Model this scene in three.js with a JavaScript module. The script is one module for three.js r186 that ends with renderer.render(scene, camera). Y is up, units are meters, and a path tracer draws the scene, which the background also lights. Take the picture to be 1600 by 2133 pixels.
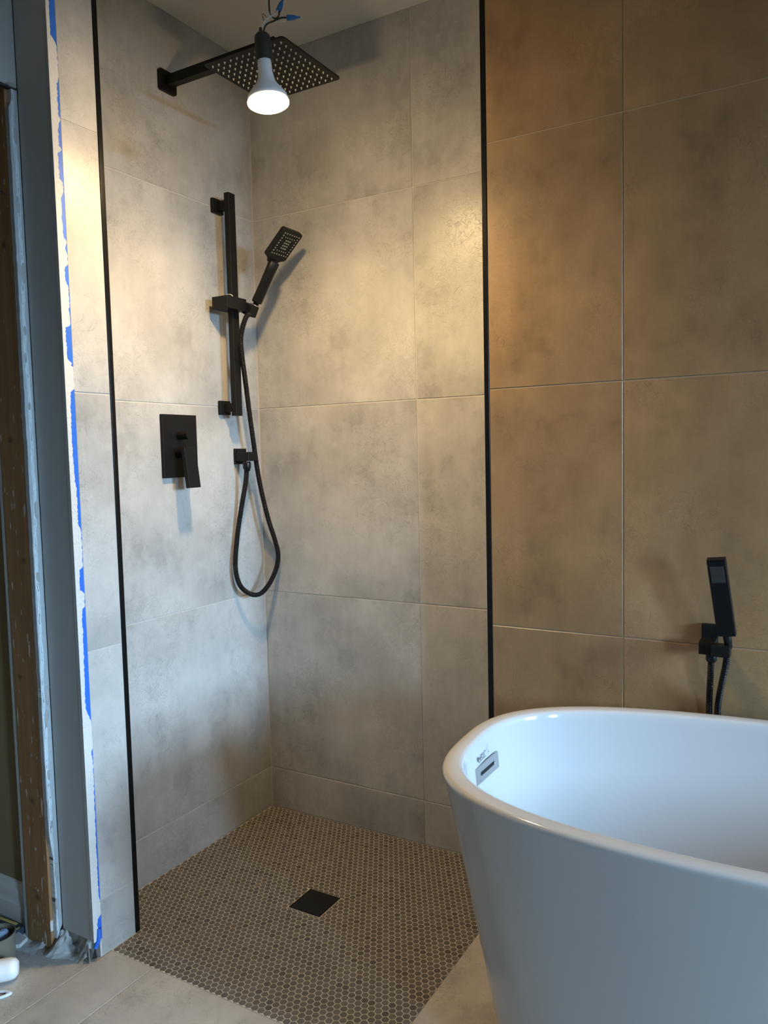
import * as THREE from 'three';
import { mergeGeometries, mergeVertices } from 'three/addons/utils/BufferGeometryUtils.js';
import { RoundedBoxGeometry } from 'three/addons/geometries/RoundedBoxGeometry.js';
import { RectAreaLightUniformsLib } from 'three/addons/lights/RectAreaLightUniformsLib.js';

// ---------------------------------------------------------------- camera, light, exposure
const scene = new THREE.Scene();
const camera = new THREE.PerspectiveCamera(2 * Math.atan(1066.5 / 1644.5) * 180 / Math.PI, 1600 / 2133, 0.05, 60);
camera.position.set(1.6672, 1.1844, 2.0508);
camera.rotation.order = 'YXZ';
camera.rotation.set(-0.0731, 0.5296, -0.0228);
const renderer = new THREE.WebGLRenderer({ antialias: true });
renderer.toneMapping = THREE.LinearToneMapping;
renderer.toneMappingExposure = 1.0;
renderer.shadowMap.enabled = true;
RectAreaLightUniformsLib.init();

// blue overcast daylight: a stretch of open sky beyond the right window and an added fill window, out of the frame
scene.background = new THREE.Color().setRGB(0.44, 0.71, 1.0);
const WIN = { x: 5.4, z0: 0.55, z1: 1.5, y0: 0.85, y1: 2.1 }, WIN2 = { x: 5.4, z0: 2.8, z1: 3.35, y0: 1.15, y1: 1.95 };  // second window is added, for blue fill on the lower left
const daylight = new THREE.RectAreaLight(new THREE.Color().setRGB(0.45, 0.71, 1.0), 155, 8.4, 3.5);
daylight.position.set(12, 3.45, 4.0);
daylight.lookAt(0, 3.45, 4.0);
scene.add(daylight);

// the bare flood bulb hung in the shower
const BULB = new THREE.Vector3(0.522, 1.986, 0.572);       // centre of its glowing face
const warm = new THREE.Color().setRGB(1.0, 0.695, 0.35);
const bulbSpot = new THREE.SpotLight(warm, 3.8, 0, 1.45, 1.0, 2);
bulbSpot.position.set(BULB.x, BULB.y - 0.024, BULB.z);
bulbSpot.target.position.set(BULB.x, 0, BULB.z);
bulbSpot.castShadow = true; bulbSpot.shadow.radius = 1.6;
scene.add(bulbSpot, bulbSpot.target);
const bulbSpill = new THREE.PointLight(warm, 0.9, 0, 2);
bulbSpill.position.set(BULB.x, BULB.y - 0.008, BULB.z);
bulbSpill.castShadow = true; bulbSpill.shadow.radius = 1.6;
scene.add(bulbSpill);

// ---------------------------------------------------------------- helpers
function rng(seed) { let s = seed >>> 0; return () => { s = (s + 0x6D2B79F5) | 0; let t = Math.imul(s ^ (s >>> 15), 1 | s); t = (t + Math.imul(t ^ (t >>> 7), 61 | t)) ^ t; return ((t ^ (t >>> 14)) >>> 0) / 4294967296; }; }
const V = (x, y, z) => new THREE.Vector3(x, y, z);
const lin = (r, g, b) => new THREE.Color().setRGB(r, g, b);
const used = {};
function numbered(n) { used[n] = (used[n] ?? -1) + 1; return used[n] ? n + '_' + String(used[n]).padStart(3, '0') : n; }
function tag(o, label, category, group, kind) {
  if (label) o.userData.label = label;
  if (category) o.userData.category = category;
  if (group) o.userData.group = group;
  if (kind) o.userData.kind = kind;
  return o;
}
function thing(name, label, category, pos = [0, 0, 0], group, kind) {
  const o = new THREE.Group(); o.name = numbered(name); o.position.set(...pos); scene.add(o);
  return tag(o, label, category, group, kind);
}
function part(name, geo, mat, parent, label) {
  const m = new THREE.Mesh(geo, mat); m.name = name; m.castShadow = m.receiveShadow = true; parent.add(m);
  if (label) m.userData.label = label;
  return m;
}
const at = (g, x, y, z) => g.translate(x, y, z);
// box between two corners, edges rounded by r
function bx(x0, x1, y0, y1, z0, z1, r = 0) {
  const w = x1 - x0, h = y1 - y0, d = z1 - z0;
  const g = r > 0 ? new RoundedBoxGeometry(w, h, d, 2, Math.min(r, w / 2.01, h / 2.01, d / 2.01)) : new THREE.BoxGeometry(w, h, d);
  return at(g, (x0 + x1) / 2, (y0 + y1) / 2, (z0 + z1) / 2);
}
function join(list) { return mergeGeometries(list.map(g => { const h = g.index ? g.toNonIndexed() : g; for (const k of Object.keys(h.attributes)) if (!['position', 'normal', 'uv'].includes(k)) h.deleteAttribute(k); return h; })); }
function tube(pts, r, seg = 60, rad = 10, closed = false) { return new THREE.TubeGeometry(new THREE.CatmullRomCurve3(pts, closed, 'centripetal'), seg, r, rad, closed); }
function lathe(pts, seg = 40) { return new THREE.LatheGeometry(pts.map(p => new THREE.Vector2(p[0], p[1])), seg); }
function roundedRect(w, h, r) {
  const s = new THREE.Shape(), x = -w / 2, y = -h / 2;
  s.moveTo(x + r, y); s.lineTo(x + w - r, y); s.absarc(x + w - r, y + r, r, -Math.PI / 2, 0); s.lineTo(x + w, y + h - r); s.absarc(x + w - r, y + h - r, r, 0, Math.PI / 2);
  s.lineTo(x + r, y + h); s.absarc(x + r, y + h - r, r, Math.PI / 2, Math.PI); s.lineTo(x, y + r); s.absarc(x + r, y + r, r, Math.PI, Math.PI * 1.5);
  return s;
}
function extr(shape, depth, bevel = 0.001, seg = 1, curve = 10) {
  return new THREE.ExtrudeGeometry(shape, { depth: depth - 2 * bevel, bevelEnabled: bevel > 0, bevelSize: bevel, bevelThickness: bevel, bevelOffset: -bevel, bevelSegments: seg, curveSegments: curve }).translate(0, 0, bevel);
}

// ---------------------------------------------------------------- computed textures
// smooth noise on an N x N grid: nx by ny cells, wraps round
function field(N, nx, ny, R) {
  const g = new Float32Array(nx * ny); for (let i = 0; i < g.length; i++) g[i] = R();
  const o = new Float32Array(N * N), ss = t => t * t * (3 - 2 * t);
  const X0 = new Int32Array(N), X1 = new Int32Array(N), XT = new Float32Array(N);
  for (let x = 0; x < N; x++) { const f = x / N * nx, i = Math.floor(f); X0[x] = i % nx; X1[x] = (i + 1) % nx; XT[x] = ss(f - i); }
  for (let y = 0; y < N; y++) {
    const f = y / N * ny, i = Math.floor(f), t = ss(f - i), a = (i % ny) * nx, b = ((i + 1) % ny) * nx;
    for (let x = 0; x < N; x++) { const u = XT[x], p = g[a + X0[x]], q = g[a + X1[x]], r = g[b + X0[x]], s = g[b + X1[x]]; const m = p + (q - p) * u; o[y * N + x] = m + ((r + (s - r) * u) - m) * t; }
  }
  return o;
}
function fbm(N, nx, ny, oct, R, gain = 0.55) {
  const o = new Float32Array(N * N); let amp = 1, sum = 0;
  for (let k = 0; k < oct && nx <= N && ny <= N; k++) { const f = field(N, nx, ny, R); for (let i = 0; i < o.length; i++) o[i] += (f[i] - 0.5) * amp; sum += amp; amp *= gain; nx *= 2; ny *= 2; }
  for (let i = 0; i < o.length; i++) o[i] /= sum * 0.5;
  return o;            // about -1 .. 1
}
// thin curved scratches drawn straight into an array
function scratches(N, count, R, len, out, strength) {
  for (let k = 0; k < count; k++) {
    let x = R() * N, y = R() * N, a = R() * Math.PI * 2; const L = len * (0.3 + R() * 1.4), bend = (R() - 0.5) * 0.06, s = strength * (0.3 + R());
    for (let i = 0; i < L; i++) {
      const xi = ((x | 0) % N + N) % N, yi = ((y | 0) % N + N) % N; const v = s * Math.sin(Math.PI * (i + 0.5) / L), xn = (xi + 1) % N, yn = (yi + 1) % N; out[yi * N + xi] += v; out[yi * N + xn] += v * 0.7; out[yn * N + xi] += v * 0.7;
      x += Math.cos(a); y += Math.sin(a); a += bend + (R() - 0.5) * 0.16;
    }
  }
}
const s8 = v => { v = Math.max(0, Math.min(1, v)); return Math.round(255 * (v <= 0.0031308 ? 12.92 * v : 1.055 * Math.pow(v, 1 / 2.4) - 0.055)); };
const u8 = v => Math.max(0, Math.min(255, Math.round(v * 255)));
function tex(N, M, fill, srgb, wrap = true) {
  const d = new Uint8Array(N * M * 4); for (let i = 0; i < N * M; i++) { const c = fill(i); d[4 * i] = c[0]; d[4 * i + 1] = c[1]; d[4 * i + 2] = c[2]; d[4 * i + 3] = 255; }
  const t = new THREE.DataTexture(d, N, M); t.magFilter = THREE.LinearFilter; t.minFilter = THREE.LinearMipmapLinearFilter; t.generateMipmaps = true;
  if (wrap) t.wrapS = t.wrapT = THREE.RepeatWrapping; if (srgb) t.colorSpace = THREE.SRGBColorSpace; t.needsUpdate = true; return t;
}
// concrete-look porcelain: clouds, faint vertical streaks, hairline scratches, light and dark flecks
function porcelain(seed, base, tint, rough = 0.37) {
  const N = 1024, R = rng(seed);
  const cloud = fbm(N, 3, 3, 6, R, 0.66), streak = fbm(N, 20, 3, 3, R), fine = fbm(N, 128, 128, 3, R, 0.85), warmth = fbm(N, 4, 4, 3, R);
  const dark = new Float32Array(N * N), light = new Float32Array(N * N), worn = fbm(N, 4, 4, 5, R, 0.62), patch = fbm(N, 7, 6, 5, R, 0.7);
  scratches(N, 3000, R, 30, dark, 0.55); scratches(N, 2200, R, 24, light, 0.5); scratches(N, 90, R, 120, dark, 0.7);
  const H = new Float32Array(N * N), sm = (a, b, x) => { x = Math.max(0, Math.min(1, (x - a) / (b - a))); return x * x * (3 - 2 * x); };
  const map = tex(N, N, i => {
    const w = sm(-0.25, 0.35, worn[i]), pt = sm(0.05, 0.4, patch[i] + 0.25 * fine[i]);
    let v = 1.03 + 0.33 * cloud[i] + 0.08 * streak[i] + (0.05 + 0.07 * w) * fine[i] - 0.13 * pt - 0.34 * (0.15 + 0.85 * w) * Math.min(1.2, dark[i]) + 0.2 * w * Math.min(1.2, light[i]);
    H[i] = 0.5 + 0.16 * fine[i] + 0.12 * streak[i] - 0.35 * w * Math.min(1, dark[i]) + 0.3 * w * Math.min(1, light[i]);
    const t = tint * warmth[i];
    return [s8(base[0] * v * (1 + t)), s8(base[1] * v), s8(base[2] * v * (1 - t))];
  }, true);
  const rm = tex(N, N, i => { const r = u8(rough + 0.05 * cloud[i] + 0.07 * fine[i] + 0.08 * Math.min(1, dark[i])); return [r, r, r]; }, false);
  const bump = tex(N, N, i => { const r = u8(H[i]); return [r, r, r]; }, false);
  return new THREE.MeshStandardMaterial({ map, roughness: 1, roughnessMap: rm, bumpMap: bump, bumpScale: 0.0004, metalness: 0 });
}
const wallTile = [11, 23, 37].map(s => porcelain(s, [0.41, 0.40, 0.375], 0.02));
const bulbWarmTile = [51, 67].map(s => porcelain(s, [0.285, 0.18, 0.088], 0.03));  // warm bulb light and lack of daylight put into the tile colour
const floorTile = [83, 97].map(s => porcelain(s, [0.38, 0.355, 0.315], 0.02, 0.5));

const std = (c, rough, extra = {}) => new THREE.MeshStandardMaterial({ color: c, roughness: rough, metalness: 0, ...extra });
const M = {
  grout: std(lin(0.52, 0.49, 0.44), 0.9),
  bulbWarmGrout: std(lin(0.36, 0.28, 0.18), 0.9),  // browner copy of grout, the same warm light put into its colour
  floorGrout: std(lin(0.3, 0.28, 0.25), 0.9),
  mosaicGrout: std(lin(0.52, 0.48, 0.42), 0.9),
  black: new THREE.MeshPhysicalMaterial({ color: lin(0.008, 0.008, 0.008), roughness: 0.42, specularIntensity: 0.35 }),
  blackTrim: new THREE.MeshPhysicalMaterial({ color: lin(0.006, 0.006, 0.006), roughness: 0.25, specularIntensity: 0.45 }),
  hoseNut: new THREE.MeshPhysicalMaterial({ color: lin(0.009, 0.009, 0.01), roughness: 0.28, specularIntensity: 0.5 }),
  paint: std(lin(0.37, 0.375, 0.36), 0.75),
  ceiling: std(lin(0.62, 0.60, 0.55), 0.9),
  roomWall: std(lin(0.42, 0.44, 0.44), 0.85),
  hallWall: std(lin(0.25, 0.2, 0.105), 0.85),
  baseboard: std(lin(0.7, 0.71, 0.7), 0.45),
  tape: std(lin(0.016, 0.13, 0.58), 0.55),
  white: std(lin(0.5, 0.5, 0.5), 0.1),
  steel: std(lin(0.52, 0.52, 0.52), 0.32, { metalness: 0.85 }),
  bulbBody: std(lin(0.78, 0.79, 0.79), 0.35),
  rubber: std(lin(0.022, 0.024, 0.02), 0.6),
  wireWhite: std(lin(0.6, 0.57, 0.5), 0.5),
  wireBlack: std(lin(0.012, 0.010, 0.009), 0.45),
  copper: std(lin(0.10, 0.08, 0.06), 0.5, { metalness: 0.6 }),
  nut: std(lin(0.015, 0.12, 0.34), 0.5),
  silicone: std(lin(0.55, 0.53, 0.47), 0.5),
  mortar: std(lin(0.36, 0.36, 0.35), 0.95),
  void: std(lin(0.01, 0.01, 0.012), 0.9),
  windowFrame: std(lin(0.75, 0.75, 0.75), 0.4),
  glass: new THREE.MeshPhysicalMaterial({ color: 0xffffff, roughness: 0, transmission: 1, thickness: 0, ior: 1.5 }),
};
// joint compound: off-white, lumpy
const plasterBump = (() => { const N = 256, R = rng(5), f = fbm(N, 12, 12, 4, R, 0.7); const t = tex(N, N, i => { const r = u8(0.5 + 0.5 * f[i]); return [r, r, r]; }, false); t.repeat.set(14, 14); return t; })();
M.plaster = std(lin(0.6, 0.59, 0.56), 0.85, { bumpMap: plasterBump, bumpScale: 0.0015 });
// rough cut edge of the painted drywall with torn paper and filler
M.drywallEdge = (() => {
  const N = 128, H = 2048, R = rng(9), f = fbm(256, 16, 16, 4, R, 0.7), R2 = rng(10); let c = 0.62;
  const crack = new Float32Array(H); for (let y = 0; y < H; y++) { c += (R2() - 0.5) * 0.03; c = Math.max(0.4, Math.min(0.75, c)); crack[y] = c; }
  const lump = i => f[((i / N | 0) % 256) * 256 + (i % N) * 2 % 256];
  const map = tex(N, H, i => { const x = (i % N) / N, y = i / N | 0, d = Math.abs(x - crack[y]); const w = d < 0.16 ? 1 : 0; const l = lump(i); let a = 0.33 + 0.05 * l; if (w) a = 0.5 + 0.2 * l; if (d < 0.03 && l > 0.22) a = 0.10; return [s8(a * 0.93), s8(a), s8(a * 1.02)]; }, true);
  const bump = tex(N, H, i => { const x = (i % N) / N, y = i / N | 0, d = Math.abs(x - crack[y]), l = lump(i); const v = u8(0.35 + 0.2 * l + (d < 0.16 ? 0.25 : 0) - (d < 0.03 && l > 0.22 ? 0.4 : 0)); return [v, v, v]; }, false);
  return std(0xffffff, 0.8, { map, bumpMap: bump, bumpScale: 0.002 });
})();
// old framing lumber: long grain, knots, spattered with paint and compound
M.lumber = (() => {
  const N = 256, H = 2048, R = rng(21), g1 = fbm(256, 32, 2, 4, R, 0.7), g2 = fbm(256, 4, 6, 3, R), fl = fbm(256, 64, 64, 3, R, 0.8);
  const knots = [[0.5, 0.18], [0.3, 0.33], [0.7, 0.47], [0.45, 0.61], [0.2, 0.72], [0.62, 0.83], [0.5, 0.06]];
  const spots = []; for (let k = 0; k < 120; k++) { const y = Math.pow(R(), 1.7); spots.push([R(), y, 0.004 + 0.018 * R() * R(), 1 + 2 * R()]); }
  const lay = new Float32Array(N * H);
  for (const [sx, sy, r, e] of spots) { const cx = sx * N, cy = sy * H, rx = r * N * 1.2, ry = r * N * e * 1.6; for (let y = Math.max(0, cy - ry | 0); y < Math.min(H, cy + ry); y++) for (let x = Math.max(0, cx - rx | 0); x < Math.min(N, cx + rx); x++) { const q = ((x - cx) / rx) ** 2 + ((y - cy) / ry) ** 2; if (q + 0.9 * fl[(y % 256) * 256 + x % 256] < 0.9) lay[y * N + x] = 1; } }
  const map = tex(N, H, i => {
    const x = (i % N) / N, y = (i / N | 0) / H; let wx = x, k0 = 0;
    for (const [kx, ky] of knots) { const dx = (x - kx) * 0.09, dy = (y - ky) * 2.0, q = Math.exp(-(dx * dx / 0.00012 + dy * dy / 0.0006)); wx += 0.12 * q * Math.sign(dx); k0 = Math.max(k0, Math.exp(-(dx * dx + dy * dy) / 0.00005)); }
    const xi = Math.max(0, Math.min(255, wx * 255 | 0)), yi = (y * 512 | 0) % 256, g = g1[yi * 256 + xi], m = g2[yi * 256 + xi];
    const v = (1 + 0.28 * g + 0.2 * m) * (1 - 0.65 * k0);
    if (lay[i]) { const a = 0.5; return [s8(a), s8(a * 0.96), s8(a * 0.9)]; }
    return [s8(0.25 * v), s8(0.13 * v), s8(0.052 * v)];
  }, true, false);
  return std(0xffffff, 0.75, { map });
})();

// ---------------------------------------------------------------- room dimensions (metres; origin at the shower's inner corner)
const P = 0.602, H0 = 0.1372, HC = 2.435, J = 0.0026;      // row pitch, height of cut bottom row, ceiling, joint width
const XR = 0.8746, ZD = 0.1782;                            // step of the tub wall: edge x, face z
const XA = 0.1489, ZL = 0.7248, ZE = 0.8405, ZP = 0.862;   // pier: tile face x, shower edge z, tile end z, pier front z
const XW = 0.035, ZJ = 0.885, YH = 2.027;                  // drywall plane beside the doorway, jamb z, header height
const rows = [[0, H0], [H0, H0 + P], [H0 + P, H0 + 2 * P], [H0 + 2 * P, H0 + 3 * P], [H0 + 3 * P, HC]];

// a tile: front face with a fine arris and sides, uv over a 0.6 m print
function tileGeo(w, h, u0, v0, fu, fv, t = 0.007, b = 0.0011) {
  const pos = [], uv = [];
  const q = (a, c, d, e) => { for (const p of [a, c, d, a, d, e]) { pos.push(...p); let u = u0 + (p[0] + w / 2) / 0.6, v = v0 + (p[1] + h / 2) / 0.6; uv.push(fu ? 1 - u : u, fv ? 1 - v : v); } };
  const X = w / 2, Y = h / 2, x = X - b, y = Y - b, f = 0, k = -b, z = -t;
  q([-x, -y, f], [x, -y, f], [x, y, f], [-x, y, f]);
  q([-X, -Y, k], [X, -Y, k], [x, -y, f], [-x, -y, f]); q([X, -Y, k], [X, Y, k], [x, y, f], [x, -y, f]);
  q([X, Y, k], [-X, Y, k], [-x, y, f], [x, y, f]); q([-X, Y, k], [-X, -Y, k], [-x, -y, f], [-x, y, f]);
  q([-X, -Y, z], [X, -Y, z], [X, -Y, k], [-X, -Y, k]); q([X, -Y, z], [X, Y, z], [X, Y, k], [X, -Y, k]);
  q([X, Y, z], [-X, Y, z], [-X, Y, k], [X, Y, k]); q([-X, Y, z], [-X, -Y, z], [-X, -Y, k], [-X, Y, k]);
  const g = new THREE.BufferGeometry(); g.setAttribute('position', new THREE.Float32BufferAttribute(pos, 3)); g.setAttribute('uv', new THREE.Float32BufferAttribute(uv, 2)); g.computeVertexNormals();
  return g;
}
const TR = rng(404);
// tiles over a wall rectangle; a = along, place(a, y) -> position, turn = rotation.y; off leaves part of a cut tile's print off
function tileWall(parent, cols, mats, place, turn, skipCeil) {
  for (let r = 0; r < rows.length; r++) for (const [a0, a1] of cols) {
    const [y0, y1] = rows[r], w = a1 - a0 - J, h = y1 - y0 - J * (skipCeil && r === 4 ? 0.5 : 1);
    const g = tileGeo(w, h, TR() * (w < 0.5 ? 1 : 0.02), r === 0 || r === 4 ? TR() : 0, TR() < 0.5, TR() < 0.5);
    const m = part('tile', g, mats[Math.floor(TR() * mats.length)], parent);
    m.position.copy(place((a0 + a1) / 2, (y0 + y1) / 2)); m.rotation.y = turn; m.position.addScaledVector(new THREE.Vector3(Math.sin(turn), 0, Math.cos(turn)), (TR() - 0.5) * 0.0005);
  }
}
const S = (name, label, category) => thing(name, label, category, [0, 0, 0], null, 'structure');

// ---------------------------------------------------------------- structure
const GR = 0.0016;  // joints lie this deep
const wallBack = S('wall_back', 'grey concrete-look tiled back wall of the shower, recessed beside the tub', 'wall');
part('wall_body', bx(-0.12, XR + 0.1, -0.05, HC, -0.14, -GR), M.grout, wallBack);
tileWall(wallBack, [[0.001, 0.5857], [0.5857, XR - 0.001]], wallTile, (a, y) => V(a, y, 0), 0);
const wallLeft = S('wall_left', 'grey concrete-look tiled shower wall carrying the black valve and slide bar', 'wall');
part('wall_body', bx(-0.12, -GR, -0.05, HC, -0.01, 0.845), M.grout, wallLeft);
tileWall(wallLeft, [[0.001, 0.601], [0.601, ZL - 0.001]], wallTile, (a, y) => V(0, y, a), Math.PI / 2);
const wallTub = S('wall_tub', 'concrete-look tiled wall behind the white tub, warm light painted into its brown', 'wall');
part('wall_body', bx(XR + GR, 5.55, -0.05, HC, -0.14, ZD - GR), M.bulbWarmGrout, wallTub);
tileWall(wallTub, [[XR + 0.012, 1.2201], [1.2201, 1.8221], [1.8221, 2.4241], [2.4241, 3.0261], [3.0261, 3.6281], [3.6281, 4.2301], [4.2301, 4.8321], [4.8321, 5.4]], bulbWarmTile, (a, y) => V(a, y, ZD), 0);
tileWall(wallTub, [[0.001, ZD - 0.012]], wallTile, (a, y) => V(XR, y, a), -Math.PI / 2);
const pier = S('wall_pier', 'short tiled wall end left of the shower with grey painted drywall side', 'wall');
part('wall_body', bx(0, XA - GR, -0.05, HC, ZL + GR, ZE + 0.004), M.grout, pier);
tileWall(pier, [[ZL + 0.013, ZE]], wallTile, (a, y) => V(XA, y, a), Math.PI / 2);
tileWall(pier, [[0.001, XA - 0.013]], wallTile, (a, y) => V(a, y, ZL), Math.PI);
part('painted_drywall', bx(XW, XA - 0.002, 0.045, HC, ZE + 0.001, ZP, 0.003), M.paint, pier, 'grey painted drywall face');

// black metal edge profiles: a square bead with a thin anchoring leg
function edgeTrim(name, label, x0, x1, z0, z1) {
  const t = S(name, label, 'edge trim');
  part('bead', bx(x0, x1, 0, HC, z0, z1, 0.0015), M.blackTrim, t);
}
edgeTrim('trim_1', 'black metal edge trim where the left tile ends at the shower', XA - 0.0125, XA + 0.0012, ZL - 0.001, ZL + 0.0125);
edgeTrim('trim_2', 'black metal edge trim between shower tile and tub wall tile', XR - 0.001, XR + 0.0125, ZD - 0.0125, ZD + 0.0012);

const ceiling = S('ceiling', 'plain off-white painted ceiling above the shower', 'ceiling');
part('ceiling_board', bx(-1.6, 5.55, HC, HC + 0.1, -0.14, 4.0), M.ceiling, ceiling);

// left room wall with the stripped doorway
const wallDoor = S('wall_door', 'grey painted drywall above the stripped doorway at far left', 'wall');
part('header_drywall', bx(XW - 0.0127, XW, YH, HC, ZP + 0.0005, 1.78), M.paint, wallDoor);
part('hall_side_drywall', bx(-0.083, -0.0677, YH, HC, ZP, 1.78), M.hallWall, wallDoor);
part('wall_beyond', bx(-0.083, XW, -0.05, HC, 1.78, 4.0), M.paint, wallDoor);
{
  // metal corner bead left under the header board
  part('corner_bead', join([bx(XW - 0.0127, XW + 0.0015, YH - 0.006, YH - 0.001, ZP + 0.001, 1.78, 0.0015)]), M.rubber, wallDoor, 'dark cut corner bead');
  const blob = new THREE.IcosahedronGeometry(0.008, 2); blob.scale(0.4, 0.6, 1.6); part('filler_blob', at(blob, XW + 0.001, YH + 0.002, ZP + 0.014), M.plaster, wallDoor);
}
const wallHall = S('wall_hall', 'dim tan wall beyond the doorway', 'wall');
part('wall_face', bx(-1.6, -0.083, -0.05, HC, 0.74, 0.852), M.hallWall, wallHall);
part('wall_side', bx(-1.6, -1.5, -0.05, HC, 0.852, 4.0), M.hallWall, wallHall);
part('hall_drywall_edge', bx(-0.083, -0.0705, 0.0, YH, 0.853, ZJ - 0.002, 0.002), M.plaster, wallHall);
const baseHall = S('baseboard_hall', 'white moulded baseboard in the hall beyond the doorway', 'baseboard');
{
  const s = new THREE.Shape(); s.moveTo(0, 0); s.lineTo(0.016, 0); s.lineTo(0.016, 0.062); s.quadraticCurveTo(0.011, 0.068, 0.012, 0.078); s.quadraticCurveTo(0.012, 0.098, 0.007, 0.1); s.lineTo(0.006, 0.114); s.lineTo(0.002, 0.118); s.lineTo(0, 0.118);
  const g = new THREE.ExtrudeGeometry(s, { depth: 1.4, bevelEnabled: false }); g.rotateY(-Math.PI / 2); g.translate(-0.086, 0, 0.852);
  part('moulding', g, M.baseboard, baseHall);
}
// right wall with the window, wall behind the camera
const wallRight = S('wall_right', 'painted wall with a window, right of the tub and out of view', 'wall');
part('wall_body', join([bx(5.4, 5.55, -0.05, WIN.y0, ZD, 3.9), bx(5.4, 5.55, WIN.y1, HC, ZD, 3.9), bx(5.4, 5.55, WIN.y0, WIN.y1, ZD, WIN.z0), bx(5.4, 5.55, WIN.y0, WIN.y1, WIN.z1, WIN2.z0), bx(5.4, 5.55, WIN.y0, WIN2.y0, WIN2.z0, WIN2.z1), bx(5.4, 5.55, WIN2.y1, WIN.y1, WIN2.z0, WIN2.z1), bx(5.4, 5.55, WIN.y0, WIN.y1, WIN2.z1, 3.9)]), M.roomWall, wallRight);
[[WIN, 'window_1', 'large white framed window right of the tub, out of view'], [WIN2, 'window_2', 'small white framed window added in the far right corner for fill daylight, out of view']].forEach(([W, name, label]) => {
  const win = S(name, label, 'window'), f = 0.04, { z0, z1, y0, y1 } = W;
  part('window_frame', join([bx(5.43, 5.5, y0, y0 + f, z0, z1), bx(5.43, 5.5, y1 - f, y1, z0, z1), bx(5.43, 5.5, y0 + f, y1 - f, z0, z0 + f), bx(5.43, 5.5, y0 + f, y1 - f, z1 - f, z1)]), M.windowFrame, win);
  part('pane', bx(5.462, 5.466, y0 + f, y1 - f, z0 + f, z1 - f), M.glass, win);
});
const wallFront = S('wall_front', 'painted wall behind the viewer', 'wall');
part('wall_body', bx(-1.6, 5.55, -0.05, HC, 3.9, 4.0), M.roomWall, wallFront);

// floor: large tiles plus the hexagon mosaic of the shower pan
const floor = S('floor', 'beige stone-look floor tiles around a dark hexagon mosaic shower floor', 'floor');
const XM = 0.905, ZM = 0.8145, DR = [0.4195, 0.5175, 0.3655, 0.4635];   // mosaic limits, drain
part('slab', bx(-1.6, 5.55, -0.12, -0.003, -0.14, 4.0), M.floorGrout, floor);
part('mosaic_bed', bx(0, XM - 0.001, -0.01, -0.0009, 0, ZM - 0.001), M.mosaicGrout, floor);
part('joint_bed', join([bx(-0.083, 5.4, -0.01, -0.0008, ZM, 3.9), bx(XM, 5.4, -0.01, -0.0008, ZD, ZM)]), M.floorGrout, floor);
{
  const R = rng(77), xs = [-0.312, 0.29, 0.892, 1.494, 2.096, 2.698, 3.3, 3.902, 4.504, 5.106, 5.4], j = 0.0018;
  const lay = (x0, x1, z0, z1) => {
    if (x1 - x0 < 0.02 || z1 - z0 < 0.02) return;
    const g = tileGeo(x1 - x0 - j, z1 - z0 - j, x1 - x0 > 0.55 ? 0 : R(), z1 - z0 > 0.55 ? 0 : R(), R() < 0.5, R() < 0.5, 0.006, 0.0007); g.rotateX(-Math.PI / 2);
    const m = part('floor_tile', g, floorTile[R() < 0.5 ? 0 : 1], floor); m.position.set((x0 + x1) / 2, 0, (z0 + z1) / 2);
  };
  for (let r = 0; r < 6; r++) { const z0 = ZM + r * 0.602, z1 = Math.min(3.9, z0 + 0.602); for (let i = 0; i < 10; i++) { const x0 = Math.max(-0.083, xs[i]), x1 = xs[i + 1]; if (r === 0 && i === 0) { lay(x0, XA + 0.002, ZP, z1); lay(XA + 0.002, x1, z0, z1); } else lay(x0, x1, z0, z1); } }
  for (let i = 2; i < 10; i++) lay(i === 2 ? XM : xs[i], xs[i + 1], ZD, ZM);
  // hall floor
  part('hall_floor', bx(-1.5, -0.083, -0.01, 0, 0.852, 3.9), std(lin(0.3, 0.3, 0.3), 0.8), floor);
}
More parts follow.
